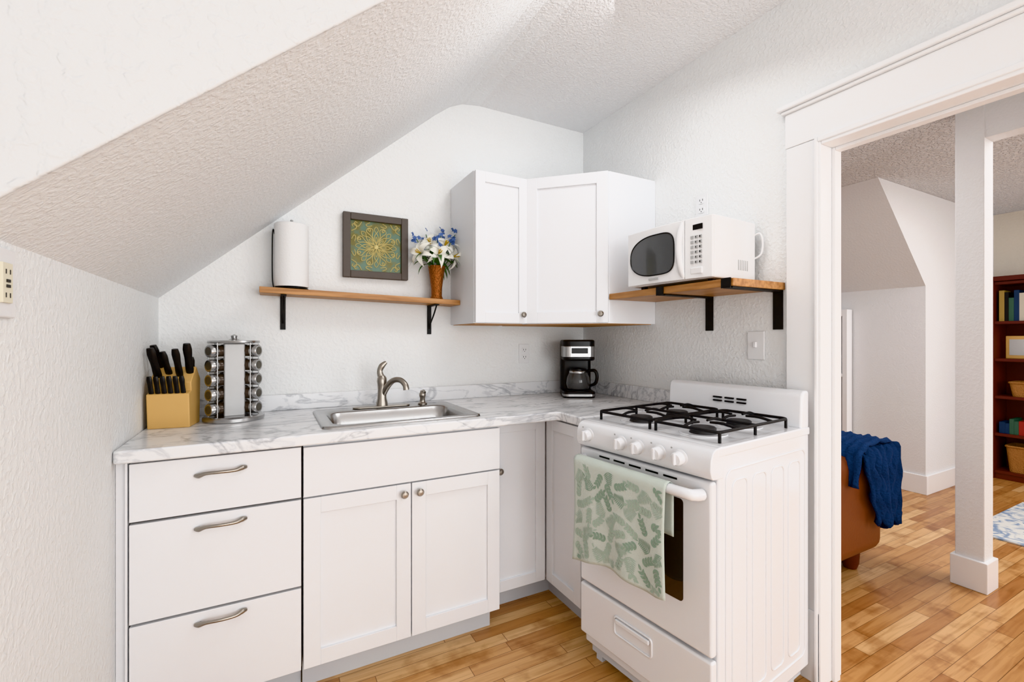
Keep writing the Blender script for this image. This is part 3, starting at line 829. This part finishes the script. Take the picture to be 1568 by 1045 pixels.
for i in range(15):
    for j in range(25):
        t=j/24; u_=i/14
        xl=2.60+.16*u_; xr=2.955
        x=xl+(xr-xl)*t+.012*math.sin(i*1.2)
        z=.70-.42*u_+.03*math.sin(j*.5)*u_
        if i==0: z=.69
        z=min(z, .70-.10*max(0,(2.66-x)/.1))
        V.append((x,1.195-.02*math.sin(min(1,i/3)*1.5)+.014*math.sin(j*1.5)+.006*math.sin(i*1.3+j),z))
for i in range(14):
    for j in range(24): k=i*25+j; F.append((k,k+1,k+26,k+25))
b2=mk('throw_end',V,F,M_blanket,bk,smooth=True,angle=3); m_=b2.modifiers.new('t','SOLIDIFY'); m_.thickness=.018; m_.offset=0

box('area_rug',3.96,5.0,-.6,1.22,0.0,.012,M_rug,bevel=.003)

bc=grp('bookcase',(5.83,1.1,0),world=True)
zs=[.05,.38,.71,1.04,1.37,1.72]
boxes('carcase',[(5.68,5.99,1.56,1.59,0,1.75),(5.68,5.99,.5,.53,0,1.75),(5.97,5.99,.53,1.56,0,1.75),(5.66,5.99,.48,1.61,1.75,1.79),(5.70,5.97,.53,1.56,0,.05)]+[(5.69,5.97,.53,1.56,z,z+.025) for z in zs],M_cherry,bc,bevel=.002)
cols=[sr(150,50,44),sr(200,192,176),sr(40,60,90),sr(70,100,84),sr(170,142,84),sr(90,70,100),sr(30,30,30)]
bms=[mat('book_cloth_%d'%i,c,.6) for i,c in enumerate(cols)]
def bookrow(name,z,y0,y1,hs):
    g=grp(name,(5.8,(y0+y1)/2,z),world=True)
    lists=[[] for _ in bms]; y=y1
    while y>y0:
        t=rnd.uniform(.018,.04); h=rnd.uniform(*hs)
        lists[rnd.randrange(len(bms))].append((5.72,5.72+rnd.uniform(.14,.2),y-t,y-.001,z,z+h)); y-=t
    for i,l in enumerate(lists):
        if l: boxes('volumes_%d'%i,l,bms[i],g)
bookrow('books',1.395,.6,1.54,(.2,.29)); 
bookrow('books',.405,.6,1.54,(.08,.14))
pfm=grp('photo_frame',(5.80,1.42,1.065),rz=-math.pi/2-.15)
boxes('frame',[(-.1,.1,-.01,.01,0,.2)],M_blockwood,pfm,bevel=.004); box('photo',-.075,.075,-.012,-.009,.03,.17,M_label,pfm)
def basket(name,x,y,z,w,d,h):
    g=grp(name,(x,y,z))
    loops=[[(px,py,0) for px,py in rrect(-w/2*.9,w/2*.9,-d/2*.9,d/2*.9,.03,4)],[(px,py,h) for px,py in rrect(-w/2,w/2,-d/2,d/2,.03,4)],[(px,py,h) for px,py in rrect(-w/2+.01,w/2-.01,-d/2+.01,d/2-.01,.025,4)],[(px,py,.01) for px,py in rrect(-w/2*.9+.01,w/2*.9-.01,-d/2*.9+.01,d/2*.9-.01,.025,4)]]
    V=[];F=[];n=len(loops[0])
    for l in loops: V+=l
    for i in range(3):
        for k in range(n): F.append((i*n+k,i*n+(k+1)%n,(i+1)*n+(k+1)%n,(i+1)*n+k))
    F.append(tuple(range(n))); F.append(tuple(3*n+k for k in range(n)))
    mk('weave',V,F,M_wicker,g)
    sweep('rim',[(px,py,h) for px,py in rrect(-w/2,w/2,-d/2,d/2,.03,4)],.009,M_wicker,g,8,closed=True)
basket('wicker_basket',5.82,1.3,.736,.22,.36,.12)
basket('wicker_basket',5.82,1.3,.076,.22,.40,.22)

wc=grp('white_display_cabinet',(4.54,2.5,0),world=True)
boxes('frame',[(4.50,4.584,2.16,2.20,.0,1.50),(4.50,4.584,2.78,2.82,.0,1.50),(4.50,4.584,2.20,2.78,1.44,1.50),(4.50,4.584,2.20,2.78,0,.40),(4.50,4.584,2.20,2.78,.9,.93)],M_trim,wc,bevel=.003)
box('glass',4.53,4.535,2.2,2.78,.40,1.44,M_glass,wc)

# ------------------------------------------------------------------ lights
def area(name,loc,target,size,power,col=(1,1,1),sy=None):
    l=bpy.data.lights.new(name,'AREA'); l.energy=power; l.size=size; l.color=col
    if sy: l.shape='RECTANGLE'; l.size_y=sy
    o=bpy.data.objects.new(name,l); o.location=loc
    d=Vector(target)-Vector(loc); o.rotation_euler=d.to_track_quat('-Z','Y').to_euler()
    scene.collection.objects.link(o); return o
CW=(.965,.985,1)
area('rear_fill',(.6,-2.4,1.20),(.8,1.5,1.25),2.1,46,CW,1.9)  # added fill lamp behind the camera; the rear wall has no window
area('kitchen_overhead_fill',(1.1,1.12,2.50),(.7,1.5,.9),.55,8,CW,.35)  # unseen fill lamp added to brighten the nook, no ceiling fixture
area('side_fill',(1.70,-1.2,1.1),(-.2,1.5,1.7),1.2,26,CW,1.5)  # fill lamp added to lift the sloped ceiling, no window there
area('living_overhead_fill',(3.9,.2,2.36),(3.9,.2,0),1.2,32,(.98,.985,1))  # added overhead fill for the living room, no fixture modelled
area('living_overhead_fill',(2.6,1.8,2.36),(2.6,1.8,0),.8,13,(.98,.985,1))  # second overhead fill added near the sofa, not a fixture
area('living_rear_fill',(4.6,-2.4,1.5),(4.4,1.5,1.2),1.5,48,(.97,.98,1))  # fill lamp added at the living room rear; no window in that wall
w=bpy.data.worlds.new('world'); scene.world=w; w.use_nodes=True
w.node_tree.nodes['Background'].inputs[0].default_value=(.9,.95,1,1); w.node_tree.nodes['Background'].inputs[1].default_value=.6

# ------------------------------------------------------------------ camera
cd=bpy.data.cameras.new('camera'); cd.sensor_width=36; cd.lens=16.0; cd.shift_y=-.0022; cd.clip_start=.01
co=bpy.data.objects.new('camera',cd); co.location=(0,0,1.24); co.rotation_euler=(math.pi/2,0,math.radians(-28))
scene.collection.objects.link(co); scene.camera=co
